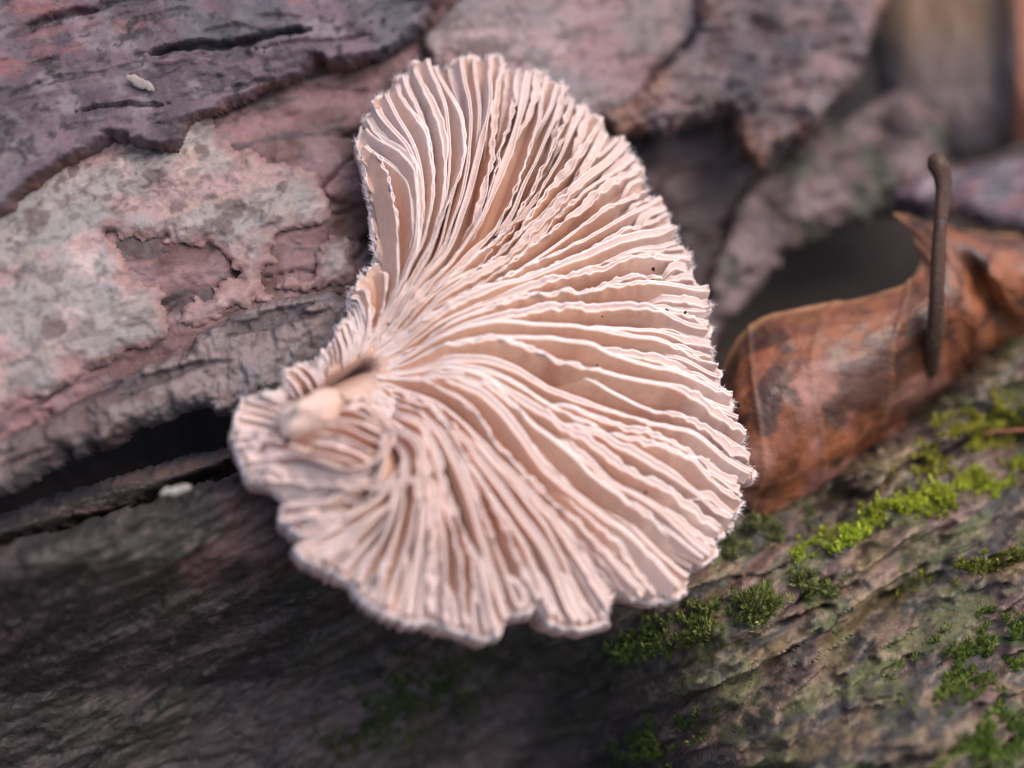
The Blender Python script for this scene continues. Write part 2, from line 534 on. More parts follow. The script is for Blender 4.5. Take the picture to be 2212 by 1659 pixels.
# -- rotten splinter showing inside the crevice
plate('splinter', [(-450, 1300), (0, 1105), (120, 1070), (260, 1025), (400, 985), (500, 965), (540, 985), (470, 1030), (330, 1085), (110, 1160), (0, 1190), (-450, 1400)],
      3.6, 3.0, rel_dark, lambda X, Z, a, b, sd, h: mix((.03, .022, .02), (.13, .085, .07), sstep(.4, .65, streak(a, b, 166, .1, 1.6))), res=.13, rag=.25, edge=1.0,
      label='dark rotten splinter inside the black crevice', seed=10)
# -- lower slab: dark shaded underside at the left, mossy ledge coming forward at the right
def Ylow(x, z):
    dz = -8.0 - z
    left = 4.2 + SLANT * x * .9 + np.where(dz > 0, np.where(dz > 7, 7.5 + .25 * (dz - 7), 1.07 * dz), .25 * dz)
    right = 7.6 + .80 * (z + 5.9) - .05 * (x - 15)
    w = sstep(-4.0, 13.0, x + .45 * (z + 12))
    return left * (1 - w) + right * w + 1.2 * w * (fbm(x * .12, z * .25, 3, 171) - .5) * 2


A2 = math.radians(27)


def rel_low(X, Z, a, b, sd):
    a, b = X * math.cos(A2) + Z * math.sin(A2), -X * math.sin(A2) + Z * math.cos(A2)
    w = sstep(0, 12, X)
    h = 2.4 * (streak(a, b, 172, .12, .40, 3) - .5) * (.30 + 1.0 * w) + 1.3 * (fbm(a * .25, b * .9, 4, 173) - .5) + (.25 + .35 * w) * (fbm(X * 1.8, Z * 2.4, 4, 174, .6) - .5)
    h = h + (.25 + .55 * w) * (streak(a, b, 189, .18, 2.4, 3) - .5)
    st = streak(a, b, 186, .18, .6, 4) * 5
    h = h + (.2 + .5 * w) * (np.floor(st) + sstep(.7, 1, st - np.floor(st)) - 2.5)
    h = h - (.2 + 1.2 * w) * sstep(.045, 0, np.abs(streak(a, b, 175, .09, .3, 3) - .5)) * sstep(.42, .55, fbm(a * .2, b * .3, 2, 176))
    return h


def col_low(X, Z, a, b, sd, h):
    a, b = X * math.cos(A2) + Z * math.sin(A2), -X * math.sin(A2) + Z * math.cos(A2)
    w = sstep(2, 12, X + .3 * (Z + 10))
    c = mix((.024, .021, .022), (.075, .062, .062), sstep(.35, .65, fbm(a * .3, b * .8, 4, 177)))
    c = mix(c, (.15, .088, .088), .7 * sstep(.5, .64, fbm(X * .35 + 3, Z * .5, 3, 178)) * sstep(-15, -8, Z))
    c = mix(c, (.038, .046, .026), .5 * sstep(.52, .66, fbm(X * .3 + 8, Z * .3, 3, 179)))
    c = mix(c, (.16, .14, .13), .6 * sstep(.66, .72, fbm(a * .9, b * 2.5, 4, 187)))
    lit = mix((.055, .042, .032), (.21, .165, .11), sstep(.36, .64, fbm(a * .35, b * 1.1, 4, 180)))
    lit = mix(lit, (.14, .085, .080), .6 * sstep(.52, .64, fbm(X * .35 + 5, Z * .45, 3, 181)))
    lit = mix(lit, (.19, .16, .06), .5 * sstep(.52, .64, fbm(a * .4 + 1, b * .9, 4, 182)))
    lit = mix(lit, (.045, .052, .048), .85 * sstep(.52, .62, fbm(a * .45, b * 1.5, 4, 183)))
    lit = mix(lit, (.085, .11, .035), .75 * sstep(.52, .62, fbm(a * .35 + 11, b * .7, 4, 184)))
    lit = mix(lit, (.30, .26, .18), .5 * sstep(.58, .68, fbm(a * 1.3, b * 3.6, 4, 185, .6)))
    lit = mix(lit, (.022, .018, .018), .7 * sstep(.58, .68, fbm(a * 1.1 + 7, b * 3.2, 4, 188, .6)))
    return mix(c * .60 * np.array([1.08, .97, 1.0]), lit * np.array([1.15, 1.06, 1.10]), w)  # shade painted in: dark palette under the fungus, lighter palette on the ledge


LOW_POLY = [(-450, 1330), (0, 1178), (110, 1154), (196, 1121), (343, 1076), (408, 1052), (523, 1022), (640, 1000), (800, 1020), (1000, 1100), (1300, 1180), (1480, 1200), (1540, 1150), (1600, 1085), (1700, 1065),
            (1800, 1015), (1870, 975), (1930, 940), (1990, 905), (2060, 845), (2130, 770), (2212, 700), (2700, 520), (2700, 2500), (-450, 2500)]
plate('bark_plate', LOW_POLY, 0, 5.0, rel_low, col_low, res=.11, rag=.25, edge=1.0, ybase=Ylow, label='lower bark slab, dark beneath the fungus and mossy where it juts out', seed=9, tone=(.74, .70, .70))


def low_surface(px, py):
    """point on the lower slab under a photo pixel"""
    f = lambda x, z: Ylow(x, z) - rel_low(x, z, *AB(x, z), None)
    x, y, z = unproject(np.stack([np.atleast_1d(px), np.atleast_1d(py)], -1), f, 9)
    return np.stack([x, f(x, z), z], -1)


# ------------------------------------------------------------------ the fungus
GUIDES = np.array([
    [(625, 885), (618, 880), (612, 872), (607, 864), (602, 856), (590, 850)],
    [(650, 865), (640, 850), (632, 840), (626, 830), (621, 822), (617, 813)],
    [(690, 838), (680, 825), (670, 812), (660, 802), (650, 794), (640, 791)],
    [(720, 815), (712, 795), (706, 780), (702, 768), (700, 758), (704, 752)],
    [(750, 795), (755, 770), (757, 750), (752, 725), (748, 710), (741, 702)],
    [(765, 785), (790, 745), (800, 710), (795, 670), (785, 630), (765, 620)],
    [(768, 783), (805, 720), (828, 660), (838, 610), (832, 585), (822, 568)],
    [(770, 780), (812, 712), (842, 650), (856, 570), (840, 450), (797, 410)],
    [(770, 780), (818, 702), (852, 630), (870, 550), (858, 420), (785, 318)],
    [(772, 780), (830, 700), (872, 620), (900, 540), (910, 390), (862, 183)],
    [(775, 778), (850, 690), (915, 590), (955, 470), (975, 340), (945, 152)],
    [(778, 778), (870, 690), (945, 610), (990, 505), (1030, 340), (1075, 127)],
    [(780, 778), (890, 690), (985, 605), (1060, 510), (1125, 330), (1180, 165)],
    [(783, 778), (900, 700), (1020, 630), (1122, 531), (1215, 415), (1300, 275)],
    [(783, 783), (900, 715), (1020, 660), (1150, 570), (1280, 470), (1390, 390)],
    [(785, 785), (905, 732), (1030, 685), (1175, 625), (1320, 550), (1440, 470)],
    [(787, 787), (920, 742), (1084, 690), (1200, 655), (1340, 610), (1488, 578)],
    [(789, 789), (930, 757), (1084, 727), (1220, 700), (1380, 680), (1533, 665)],
    [(790, 792), (930, 775), (1084, 762), (1220, 762), (1380, 772), (1535, 785)],
    [(792, 795), (930, 787), (1084, 792), (1240, 810), (1400, 842), (1560, 870)],
    [(793, 798), (930, 800), (1084, 822), (1256, 868), (1440, 920), (1600, 975)],
    [(793, 800), (925, 815), (1075, 862), (1240, 935), (1420, 1000), (1602, 1050)],
    [(792, 802), (910, 825), (1060, 890), (1220, 985), (1390, 1070), (1568, 1145)],
    [(790, 804), (905, 832), (1040, 905), (1160, 1020), (1310, 1130), (1500, 1225)],
    [(786, 806), (890, 840), (995, 915), (1100, 1040), (1240, 1170), (1400, 1300)],
    [(780, 809), (866, 852), (955, 935), (1050, 1050), (1170, 1190), (1290, 1345)],
    [(772, 813), (845, 860), (918, 940), (985, 1060), (1050, 1190), (1120, 1315)],
    [(764, 817), (835, 868), (895, 955), (940, 1060), (985, 1200), (1037, 1372)],
    [(756, 821), (826, 878), (878, 965), (905, 1080), (925, 1210), (935, 1345)],
    [(748, 825), (820, 888), (868, 965), (872, 1045), (850, 1160), (797, 1295)],
    [(740, 829), (815, 898), (862, 975), (855, 1060), (800, 1145), (700, 1225)],
    [(732, 833), (808, 908), (855, 985), (835, 1065), (745, 1110), (615, 1112)],
    [(722, 838), (800, 918), (845, 990), (800, 1045), (690, 1045), (565, 1045)],
    [(708, 845), (780, 912), (812, 972), (755, 1005), (640, 998), (527, 992)],
    [(690, 855), (690, 905), (665, 938), (625, 950), (570, 945), (512, 940)],
    [(645, 880), (640, 893), (622, 898), (600, 893), (575, 875), (540, 862)],
], float)
# rim, traced (3264-px photo coordinates)
RIM = np.array([(831, 1258), (881, 1253), (908, 1235), (910, 1199), (944, 1167), (989, 1154), (1016, 1154), (1039, 1113), (1062, 1086), (1093, 1036), (1117, 1018), (1121, 944), (1166, 870), (1215, 841),
                (1203, 828), (1194, 738), (1181, 647), (1170, 557), (1154, 512), (1142, 466), (1149, 439), (1158, 403), (1167, 376), (1196, 362), (1188, 331), (1203, 315), (1235, 313), (1244, 295), (1253, 266), (1276, 243), (1307, 236), (1314, 204), (1344, 200),
                (1364, 211), (1370, 227), (1432, 227), (1443, 204), (1470, 191), (1506, 186), (1533, 200), (1556, 186), (1592, 180), (1601, 209), (1606, 233), (1633, 227), (1646, 240), (1719, 229), (1741, 240), (1746, 268), (1787, 270), (1800, 299), (1814, 322), (1827, 346),
                (1863, 338), (1872, 367), (1891, 376), (1920, 388), (1916, 421), (1931, 437), (1978, 442), (1986, 466), (2003, 495), (2046, 536), (2050, 580), (2062, 634), (2120, 655), (2125, 708), (2149, 730), (2147, 757), (2161, 793), (2188, 808), (2199, 843), (2195, 877),
                (2212, 911), (2224, 940), (2260, 960), (2262, 983), (2248, 1008), (2256, 1033), (2260, 1050), (2244, 1080), (2262, 1105), (2267, 1139), (2263, 1164), (2290, 1187), (2286, 1223), (2296, 1253), (2328, 1276), (2324, 1303), (2336, 1337), (2355, 1371), (2363, 1404), (2367, 1459),
                (2400, 1506), (2394, 1535), (2358, 1526), (2343, 1556), (2362, 1598), (2339, 1646), (2317, 1688), (2280, 1715), (2275, 1771), (2235, 1798), (2194, 1812), (2182, 1874), (2131, 1908), (2066, 1916), (2010, 1900), (1957, 1885), (1934, 1905), (1930, 1975), (1870, 1997), (1798, 1997), (1735, 1970),
                (1704, 1922), (1653, 1954), (1608, 1955), (1598, 1997), (1538, 2032), (1480, 2012), (1422, 1997), (1350, 1962), (1321, 1980), (1248, 1954), (1169, 1918), (1126, 1858), (1068, 1816), (995, 1789), (950, 1746), (972, 1708), (894, 1645), (921, 1601), (880, 1565), (836, 1540), (790, 1531), (786, 1475), (754, 1429), (752, 1389), (763, 1325), (783, 1276)], float) / 3264 * PXW
RIMC = np.vstack([RIM, RIM[:1]])
rl = np.concatenate([[0], np.cumsum(np.hypot(*np.diff(RIMC, axis=0).T))])
RL = rl[-1]


def rim_at(s):
    s = np.mod(s, RL)
    return np.stack([np.interp(s, rl, RIMC[:, 0]), np.interp(s, rl, RIMC[:, 1])], -1)


# where each guide meets the rim, kept in order along it
ss = np.linspace(0, RL, 6000, endpoint=False)
rp = rim_at(ss)
sg, last = [], 0.0
for gd in GUIDES:
    d = np.hypot(*(rp - gd[-1]).T) + 1e6 * (ss < last)
    last = ss[np.argmin(d)]
    sg.append(last)
    last += 6
SG = np.array(sg)


def guide_at(s):
    """Catmull-Rom across the guides -> (n,6,2) control polylines"""
    s = np.mod(np.asarray(s, float) - SG[0], RL) + SG[0]
    ng = len(SG)
    se = np.concatenate([SG, [SG[0] + RL]])
    i = np.clip(np.searchsorted(se, s, 'right') - 1, 0, ng - 1)
    f = ((s - se[i]) / (se[i + 1] - se[i]))[:, None, None]
    P = lambda k: GUIDES[np.mod(i + k, ng)]
    p0, p1, p2, p3 = P(-1), P(0), P(1), P(2)
    cr = .5 * (2 * p1 + (p2 - p0) * f + (2 * p0 - 5 * p1 + 4 * p2 - p3) * f ** 2 + (3 * p1 - p0 - 3 * p2 + p3) * f ** 3)
    lin = p1 * (1 - f) + p2 * f
    return .6 * cr + .4 * lin


def path_px(s, t):
    """s (n,), t (n,) -> pixels; cubic through the six guide points"""
    G = guide_at(s)
    t = np.asarray(t, float)
    u = np.clip(t, 0, 1) * 5
    i = np.clip(np.floor(u).astype(int), 0, 4)
    f = (u - i)[:, None]
    n = np.arange(len(t))
    p1, p2 = G[n, i], G[n, i + 1]
    p0 = np.where((i > 0)[:, None], G[n, np.maximum(i - 1, 0)], 2 * p1 - p2)
    p3 = np.where((i < 4)[:, None], G[n, np.minimum(i + 2, 5)], 2 * p2 - p1)
    P = .5 * (2 * p1 + (p2 - p0) * f + (2 * p0 - 5 * p1 + 4 * p2 - p3) * f ** 2 + (3 * p1 - p0 - 3 * p2 + p3) * f ** 3)
    return P + (rim_at(s) - G[:, 5]) * (np.clip(t, 0, 1) ** 4)[:, None]


def bumpg(X, Y, cx, cy, rx, ry, ang=0.0):
    c, s = math.cos(ang), math.sin(ang)
    u, v = (X - cx) * c + (Y - cy) * s, -(X - cx) * s + (Y - cy) * c
    return np.exp(-(u / rx) ** 2 - (v / ry) ** 2)


def fan_depth_px(P):
    """depth (mm) of the fungus' gill-bearing floor at a photo pixel"""
    px, py = P[:, 0], P[:, 1]
    x, z = (px - PXW / 2) * K, (PXH / 2 - py) * K
    r2 = ((px - 800) ** 2 + (py - 800) ** 2) * K * K
    y = .46 * (.45 * x + .9 * z) + .0030 * r2 + .7
    y = y - 1.2 * bumpg(px, py, 672, 905, 62, 44, -.5) - .5 * bumpg(px, py, 690, 1010, 110, 70) - 1.1 * bumpg(px, py, 745, 960, 88, 62, .4)
    y = y + 1.3 * bumpg(px, py, 846, 985, 15, 75, .1) + .7 * bumpg(px, py, 800, 1075, 60, 14, -.25)
    # trough along the attachment
    ax, ay, bx, by = 612, 885, 790, 795
    L2 = (bx - ax) ** 2 + (by - ay) ** 2
    t = np.clip(((px - ax) * (bx - ax) + (py - ay) * (by - ay)) / L2, 0, 1)
    d = np.hypot(px - ax - t * (bx - ax), py - ay - t * (by - ay))
    y = y + 1.7 * np.exp(-(d / 15) ** 2)
    return y


def fan(s, t):
    """-> view mm points"""
    P = path_px(s, t)
    y = fan_depth_px(P)
    y = y + .85 * np.clip(t, 0, 1) ** 3 * (fbm(np.asarray(s) * .020, np.zeros(len(P)) + 3, 3, 201) - .5) * 2
    x, z = px2xz(P[:, 0], P[:, 1], y)
    return np.stack([x, y, z], -1)


def unit(v):
    return v / (np.linalg.norm(v, axis=-1, keepdims=True) + 1e-12)


def fan_frame(s, t):
    """points, gill direction, sideways direction, normal (towards the viewer)"""
    p = fan(s, t)
    e = .012
    tp = unit(fan(s, np.clip(t + e, 0, 1)) - fan(s, np.clip(t - e, 0, 1)))
    pp = path_px(s, t)
    # analytic normal from the depth field
    h = 2.0
    gx = (fan_depth_px(pp + [h, 0]) - fan_depth_px(pp - [h, 0])) / (2 * h * K)
    gz = -(fan_depth_px(pp + [0, h]) - fan_depth_px(pp - [0, h])) / (2 * h * K)
    n = unit(np.stack([np.clip(gx, -.8, .8), -np.ones(len(gx)), np.clip(gz, -.8, .8)], -1))
    q = unit(np.cross(tp, n))
    return p, tp, q, n


fungus = empty('bracket_fungus', fan(np.array([SG[3]]), np.array([0.02]))[0] + [0, 1.5, 0])
tag(fungus, 'pale peach fan-shaped bracket fungus showing its radiating split gills', 'fungus')

# ---- cap: gill floor, woolly rim and back in one skin
NS, NT = 720, 40
S = np.linspace(0, RL, NS, endpoint=False)
tt = np.linspace(0, 1, NT)
rows, cols = [], []
PINKW, BROWNP = (.66, .55, .54), (.36, .20, .17)
pr, tr, qr, nr = fan_frame(S, np.ones(NS))
outw = unit(np.stack([tr[:, 0], tr[:, 1] * .4, tr[:, 2]], -1))
for t in tt:
    rows.append(fan(S, np.full(NS, t)))
    cols.append(mix(np.tile((.40, .225, .155), (NS, 1)), np.tile((.46, .31, .255), (NS, 1)), np.full(NS, max(sstep(.6, 1, t), .9 * sstep(.35, .12, t)))))  # gill floor painted darker to deepen the shade between gills
scal = .5 + 1.3 * fbm(S * .11, S * 0, 2, 203)
frill = .30 * (fbm(S * .13, S * 0 + 4, 3, 209, .7) - .5) * 2
lowr = sstep(-.1, .6, -(outw[:, 2] * .85 + outw[:, 0] * .35))
for (o_, d_, cc) in ((.06, -.10, PINKW), (.16, .02, PINKW), (.22, .25, (.62, .47, .45)), (.22, .55, (.54, .35, .32)), (.12, .95, (.55, .32, .29)), (-.25, 1.35, BROWNP)):
    rows.append(pr + outw * (o_ * scal * (.45 + .55 * lowr) + frill)[:, None] - nr * (d_ * (1 + 1.1 * lowr * (d_ > .1)) * (.7 + .6 * fbm(S * .035, S * 0 + 7, 2, 206)))[:, None])
    cols.append(np.tile(cc, (NS, 1)) * (.85 + .3 * fbm(S * .2, S * 0 + 1, 2, 204))[:, None])
for t in (.85, .65, .45, .25, .08, 0.0):
    p_, _, _, n_ = fan_frame(S, np.full(NS, t))
    rows.append(p_ + np.array([0, 1, 0]) * (1.5 + .5 * (1 - t) + 1.2 * lowr * t)[:, None])
    cols.append(np.tile(BROWNP, (NS, 1)))
NR = len(rows)
V = np.stack(rows, 1).reshape(-1, 3)
C = np.stack(cols, 1).reshape(-1, 3)
F = grid_faces(NS, NR, True)
# close the trough at the front and the back with fans
cfi = len(V)
V = np.vstack([V, rows[0].mean(0) + [0, 1.8, 0], rows[-1].mean(0) + [0, .2, 0]])
C = np.vstack([C, [(.22, .14, .11)], [BROWNP]])  # trough middle painted darker, standing in for shade in the groove
i = np.arange(NS)
f0 = np.stack([(i + 1) % NS * NR, i * NR, np.full(NS, cfi)], -1)
f1 = np.stack([i * NR + NR - 1, (i + 1) % NS * NR + NR - 1, np.full(NS, cfi + 1)], -1)
mesh_obj('cap', V, [F, f0, f1], M_cap, C, fungus)

# ---- stem: the stub that grips the bark
ns = 28
th = np.linspace(0, 2 * np.pi, ns, endpoint=False)
cpx = np.array([(760, 850)], float)
cy = fan_depth_px(cpx)[0]
cx, cz = px2xz(cpx[0, 0], cpx[0, 1], cy)
rr = []
for k, (dy, r, dx) in enumerate([(1.4, 1.7, 0), (2.0, 1.6, -.2), (3.0, 1.5, -.4), (4.5, 1.7, -.7), (7.0, 2.2, -1.0)]):
    w = 1 + .25 * (fbm(np.cos(th) * 1.5 + 4, np.sin(th) * 1.5 + k, 2, 205) - .5)
    rr.append(np.stack([cx + dx + r * w * 1.2 * np.cos(th), np.full(ns, cy + dy), cz + .5 + r * w * .75 * np.sin(th)], -1))
mesh_obj('stem', np.stack(rr, 1).reshape(-1, 3), grid_faces(ns, 5, True), M_cap, np.tile((.42, .30, .26), (ns * 5, 1)), fungus)

# ---- swollen lobe at the base, the middle of the curl
nu_, nv_ = 40, 24
U, W = np.meshgrid(np.linspace(0, 2 * np.pi, nu_, endpoint=False), np.linspace(.02, np.pi - .02, nv_), indexing='ij')
sx, sy, sz = np.cos(U) * np.sin(W), -np.cos(W), np.sin(U) * np.sin(W)
lump = 1 + .30 * (fbm(sx * 1.6 + 5, sz * 1.6 + sy, 3, 207) - .5) * 2
lx, lz = 1.65 * sx * lump, .95 * sz * lump
rot = .50
hx, hz = px2xz(672, 893, -3.4)
hy = -3.2
V = np.stack([hx + lx * math.cos(rot) - lz * math.sin(rot), hy + 1.15 * sy * lump, hz + lx * math.sin(rot) + lz * math.cos(rot)], -1).reshape(-1, 3)
Cl = mix(np.tile((.52, .335, .265), (nu_ * nv_, 1)), np.tile((.60, .46, .41), (nu_ * nv_, 1)), np.clip(.5 - .5 * sx.ravel() + .4 * (fbm(sx * 3, sz * 3, 3, 208).ravel() - .5), 0, 1))
swollen = mesh_obj('swollen_base', V, [grid_faces(nu_, nv_, True), np.array([[i * nv_ for i in range(nu_)]]), np.array([[i * nv_ + nv_ - 1 for i in range(nu_)][::-1]])], M_cap, Cl, fungus)

# ---- gills, each one a split ribbon
PROF = [  # (sideways, height, offset of a lip point from the cleft edge)
    (-1.0, 0.0, None), (-.66, .25, None), (-.36, .55, None), (-.18, .82, None), (-1, .93, .034), (-1, 1.0, .010), (-1, .94, -.028), (0, .84, None),
    (1, .94, -.028), (1, 1.0, .010), (1, .93, .034), (.18, .82, None), (.36, .55, None), (.66, .25, None), (1.0, 0.0, None)]
LEAN = np.array([.45, 0, .90])
rg = np.random.default_rng(21)


def gill(p, q, n, t, h, wb, crimp=1.0, gapk=1.0, lean=.30, rose=0.0, swing_amp=.30):
    m = len(p)
    arc = np.concatenate([[0], np.cumsum(np.linalg.norm(np.diff(p, axis=0), axis=1))])
    sd_ = rg.uniform(0, 99)
    z0 = np.zeros(m)
    ca_ = sstep(.38, .66, fbm(arc * .16 + sd_, z0, 2, 211)) * crimp
    h = h * (1 + .20 * (fbm(arc * .3 + sd_, z0 + 5, 3, 212) - .5) * 2) + .12 * ca_ * (fbm(arc * 3.0 + sd_, z0 + 2, 2, 213) - .5) * 2
    swing = swing_amp * (fbm(arc * .22 + sd_, z0 + 8, 2, 214) - .5) * 2 * sstep(0, 2, arc)
    crA = .15 * ca_ * (fbm(arc * 2.2 + sd_, z0 + 1, 2, 215) - .5) * 2
    crB = .15 * ca_ * (fbm(arc * 2.2 + sd_, z0 + 4, 2, 216) - .5) * 2
    gap = (.030 + .12 * sstep(.45, .72, fbm(arc * .18 + sd_, z0 + 6, 2, 217)) + .04 * sstep(.65, 1, t)) * gapk
    tipw = sstep(0, .6, arc)
    ln = lean * (q @ LEAN)
    rimw = sstep(.70, 1.0, t)
    warm = fbm(np.array([sd_]), np.array([1.0]), 2, 218)[0]
    # pigment: warm peach flanks in the heart, paler and greyer to the rim, pale edges
    heart = np.array((.58, .325, .215)) * (1, .96 + .08 * warm, .9 + .2 * warm)
    stain = sstep(.52, .72, fbm(p[:, 0] * .35 + 40, p[:, 2] * .35 + 40, 4, 219, .6)) * rg.uniform(.3, 1)
    rows_, cols_ = [], []
    for (lat, hh, lip) in PROF:
        side = -1 if lat < 0 else 1
        cr = (crA if side < 0 else crB) * sstep(.55, 1, hh)
        if lip is not None:
            w = side * np.maximum(gap + lip, .004) * tipw
        elif lat == 0:
            w = 0 * arc
        else:
            w = lat * wb + side * gap * sstep(.3, .9, hh) * tipw
        rows_.append(p + n * (h * hh - .06)[:, None] + q * (w + cr + (swing + ln * h) * hh ** 1.4)[:, None])
        base = mix(np.tile(heart, (m, 1)), np.tile((.58, .43, .38), (m, 1)), np.clip(.85 * rimw + rose, 0, 1))
        base = base * (1 - .28 * stain[:, None] * np.array([.6, 1.0, 1.15]))
        if lat == 0 or (lip is not None and lip < 0):
            base = np.tile((.50, .37, .335), (m, 1))
        cols_.append(mix(base, np.tile((.71, .62, .615), (m, 1)), np.full(m, .95 * sstep(.935, .995, hh))))
    npf = len(PROF)
    V = np.stack(rows_, 1).reshape(-1, 3)
    C = np.stack(cols_, 1).reshape(-1, 3)
    F = grid_faces(m, npf)
    e0 = np.arange(npf)
    endf = [[e0[j], e0[j + 1], e0[npf - 2 - j], e0[npf - 1 - j]] for j in range(npf // 2 - 1)]
    end2 = [[(m - 1) * npf + a_ for a_ in r[::-1]] for r in endf]
    return mesh_obj('gill', V, np.vstack([F, endf, end2]), M_gill, C, fungus)


zones = [(SG[0], SG[5], 15.0), (SG[5], SG[8], 46.0), (SG[8], SG[11], 34.0), (SG[11], SG[13], 21.5), (SG[13], SG[21], 21.5),
         (SG[21], SG[24], 22.0), (SG[24], SG[30], 23.0), (SG[30], SG[34], 22.0), (SG[34], RL, 20.0)]
cand, czone = [], []
s = 4.0
while s < RL - 3:
    zi = max([k for k, zz in enumerate(zones) if s >= zz[0]] + [0])
    cand.append(s)
    czone.append(zi)
    s += zones[zi][2] * rg.uniform(.78, 1.22)
    if SG[5] + 4 < s < SG[8] - 6:
        s = SG[8] - 6            # the straight left border carries one broad gill of its own
cand = np.array(cand)
n_g = len(cand)
cyc = 0
levs = []
pat = [0, 2, 1, 2]
for k in range(n_g):
    zi = czone[k]
    if zi in (0, 8):
        levs.append(0)
    elif zi in (1, 2):
        levs.append([0, 1][k % 2])
    elif zi == 7:
        levs.append([0, 2, 1, 2][k % 4])
    else:
        levs.append(pat[k % 4])
prims = np.array([k for k in range(n_g) if levs[k] == 0])
for k in range(n_g):
    s0, zi, lv = cand[k], czone[k], levs[k]
    small = zi in (0, 8)
    pleat = zi in (1, 2)
    if small:
        t0 = rg.uniform(0, .12)
    elif pleat:
        t0 = rg.uniform(.05, .12) if lv == 0 else rg.uniform(.25, .42)
    else:
        t0 = (rg.uniform(.02, .08), rg.uniform(.30, .50), rg.uniform(.66, .86))[lv]
    m = 30 if small else int(30 + 120 * (1 - t0))
    t = np.linspace(t0, .995, m)
    if lv == 0:
        se = np.full(m, s0)
    else:
        below = prims[prims < k]
        above = prims[prims > k]
        opts = [x_ for x_ in ([below[-1]] if len(below) else []) + ([above[0]] if len(above) else [])]
        host = opts[int(rg.random() < .5) % len(opts)]
        f = sstep(t0 - .02, t0 + (1 - t0) * rg.uniform(.5, 1.0), t)
        se = cand[host] + (s0 - cand[host]) * (.38 + .62 * f)
    p, tg, q, n = fan_frame(se, t)
    arc = np.concatenate([[0], np.cumsum(np.linalg.norm(np.diff(p, axis=0), axis=1))])
    L = arc[-1]
    hmax = (1.70, 1.40, .95)[lv] * rg.uniform(.85, 1.15)
    if small:
        hmax = .50
    if s0 > SG[27]:
        hmax *= 1 - .10 * sstep(SG[27], SG[31], s0)
    h = hmax * (.08 + .92 * sstep(0, min(3.0, .45 * L), arc)) * (1 - .60 * sstep(L - min(4.0, .5 * L), L, arc))
    if lv == 0 and not small:
        h = h * (.35 + .65 * sstep(0, 5.0, arc))
    if s0 > SG[26]:
        h = h * (.18 + .82 * sstep(.03, .30, t))
    wb = (.20, .15, .10)[lv] * (.3 + .7 * sstep(0, 2.0, arc)) * (.5 if small else 1)
    rose = 1.0 if small else .40 * sstep(SG[25], SG[30], s0) if s0 > SG[25] else (.55 if pleat else .12)
    lower = s0 > SG[24]
    gill(p, q, n, t, h, wb, crimp=.35 if pleat else (.5 if small else 1.0), gapk=.5 if small else (.8 if pleat else 1.0), lean=.12 if small else (.30 if lower else .55), rose=rose,
         swing_amp=.08 if small else (.14 if lower else .26))

# broad gills that run along the straight left border
for cpts, hb, ln_ in (([(775, 778), (812, 716), (834, 655), (838, 590), (830, 500), (815, 420), (796, 345)], 1.5, .55), ([(772, 776), (800, 728), (816, 680), (820, 630), (812, 595)], 1.0, .5), ([(768, 778), (785, 745), (792, 700), (786, 660), (778, 632)], .8, .4)):
    P = cr_interp(np.array(cpts, float), 90)
    y = fan_depth_px(P) + .1
    x, z = px2xz(P[:, 0], P[:, 1], y)
    p = np.stack([x, y, z], -1)
    tg = unit(np.gradient(p, axis=0))
    n = np.tile(unit(np.array([.2, -1, .4])), (90, 1))
    q = unit(np.cross(tg, n))
    u = np.linspace(0, 1, 90)
    gill(p, q, n, u * .75, hb * (.2 + .8 * sstep(0, .45, u)) * (1 - .45 * sstep(.85, 1, u)), .25 * (.4 + .6 * sstep(0, .3, u)), crimp=1.3, gapk=.5, lean=ln_, rose=.35, swing_amp=.12)

# the curl: short frills that run out of the swollen base to the right
CURL = []
for (x0_, y0_, x1_, y1_) in ((735, 868, 798, 884), (725, 880, 812, 906), (712, 893, 818, 929), (700, 907, 823, 951), (688, 922, 826, 973), (676, 938, 825, 995), (665, 955, 819, 1015), (655, 972, 808, 1033), (645, 990, 794, 1049), (640, 1008, 776, 1061)):
    w_ = rg.uniform(-5, 5)
    CURL.append([(x0_, y0_), (x0_ * .66 + x1_ * .34, y0_ * .66 + y1_ * .34 - 5 + w_), (x0_ * .33 + x1_ * .67, y0_ * .33 + y1_ * .67 - 6 - w_), (x1_, y1_)])
for cpts in CURL:
    P = cr_interp(np.array(cpts, float), 46)
    hgt = 1.0
    y = fan_depth_px(P)
    x, z = px2xz(P[:, 0], P[:, 1], y)
    p = np.stack([x, y, z], -1)
    tg = unit(np.gradient(p, axis=0))
    n = np.tile(unit(np.array([.15, -1, .25])), (46, 1))
    q = unit(np.cross(tg, n))
    u = np.linspace(0, 1, 46)
    gill(p, q, n, u * .5, hgt * (.25 + .75 * sstep(0, .4, u)) * (1 - .35 * sstep(.85, 1, u)) * rg.uniform(.8, 1.1), .16 * (.4 + .6 * sstep(0, .3, u)), crimp=.8, gapk=.8, lean=.1, rose=.45, swing_amp=.12)

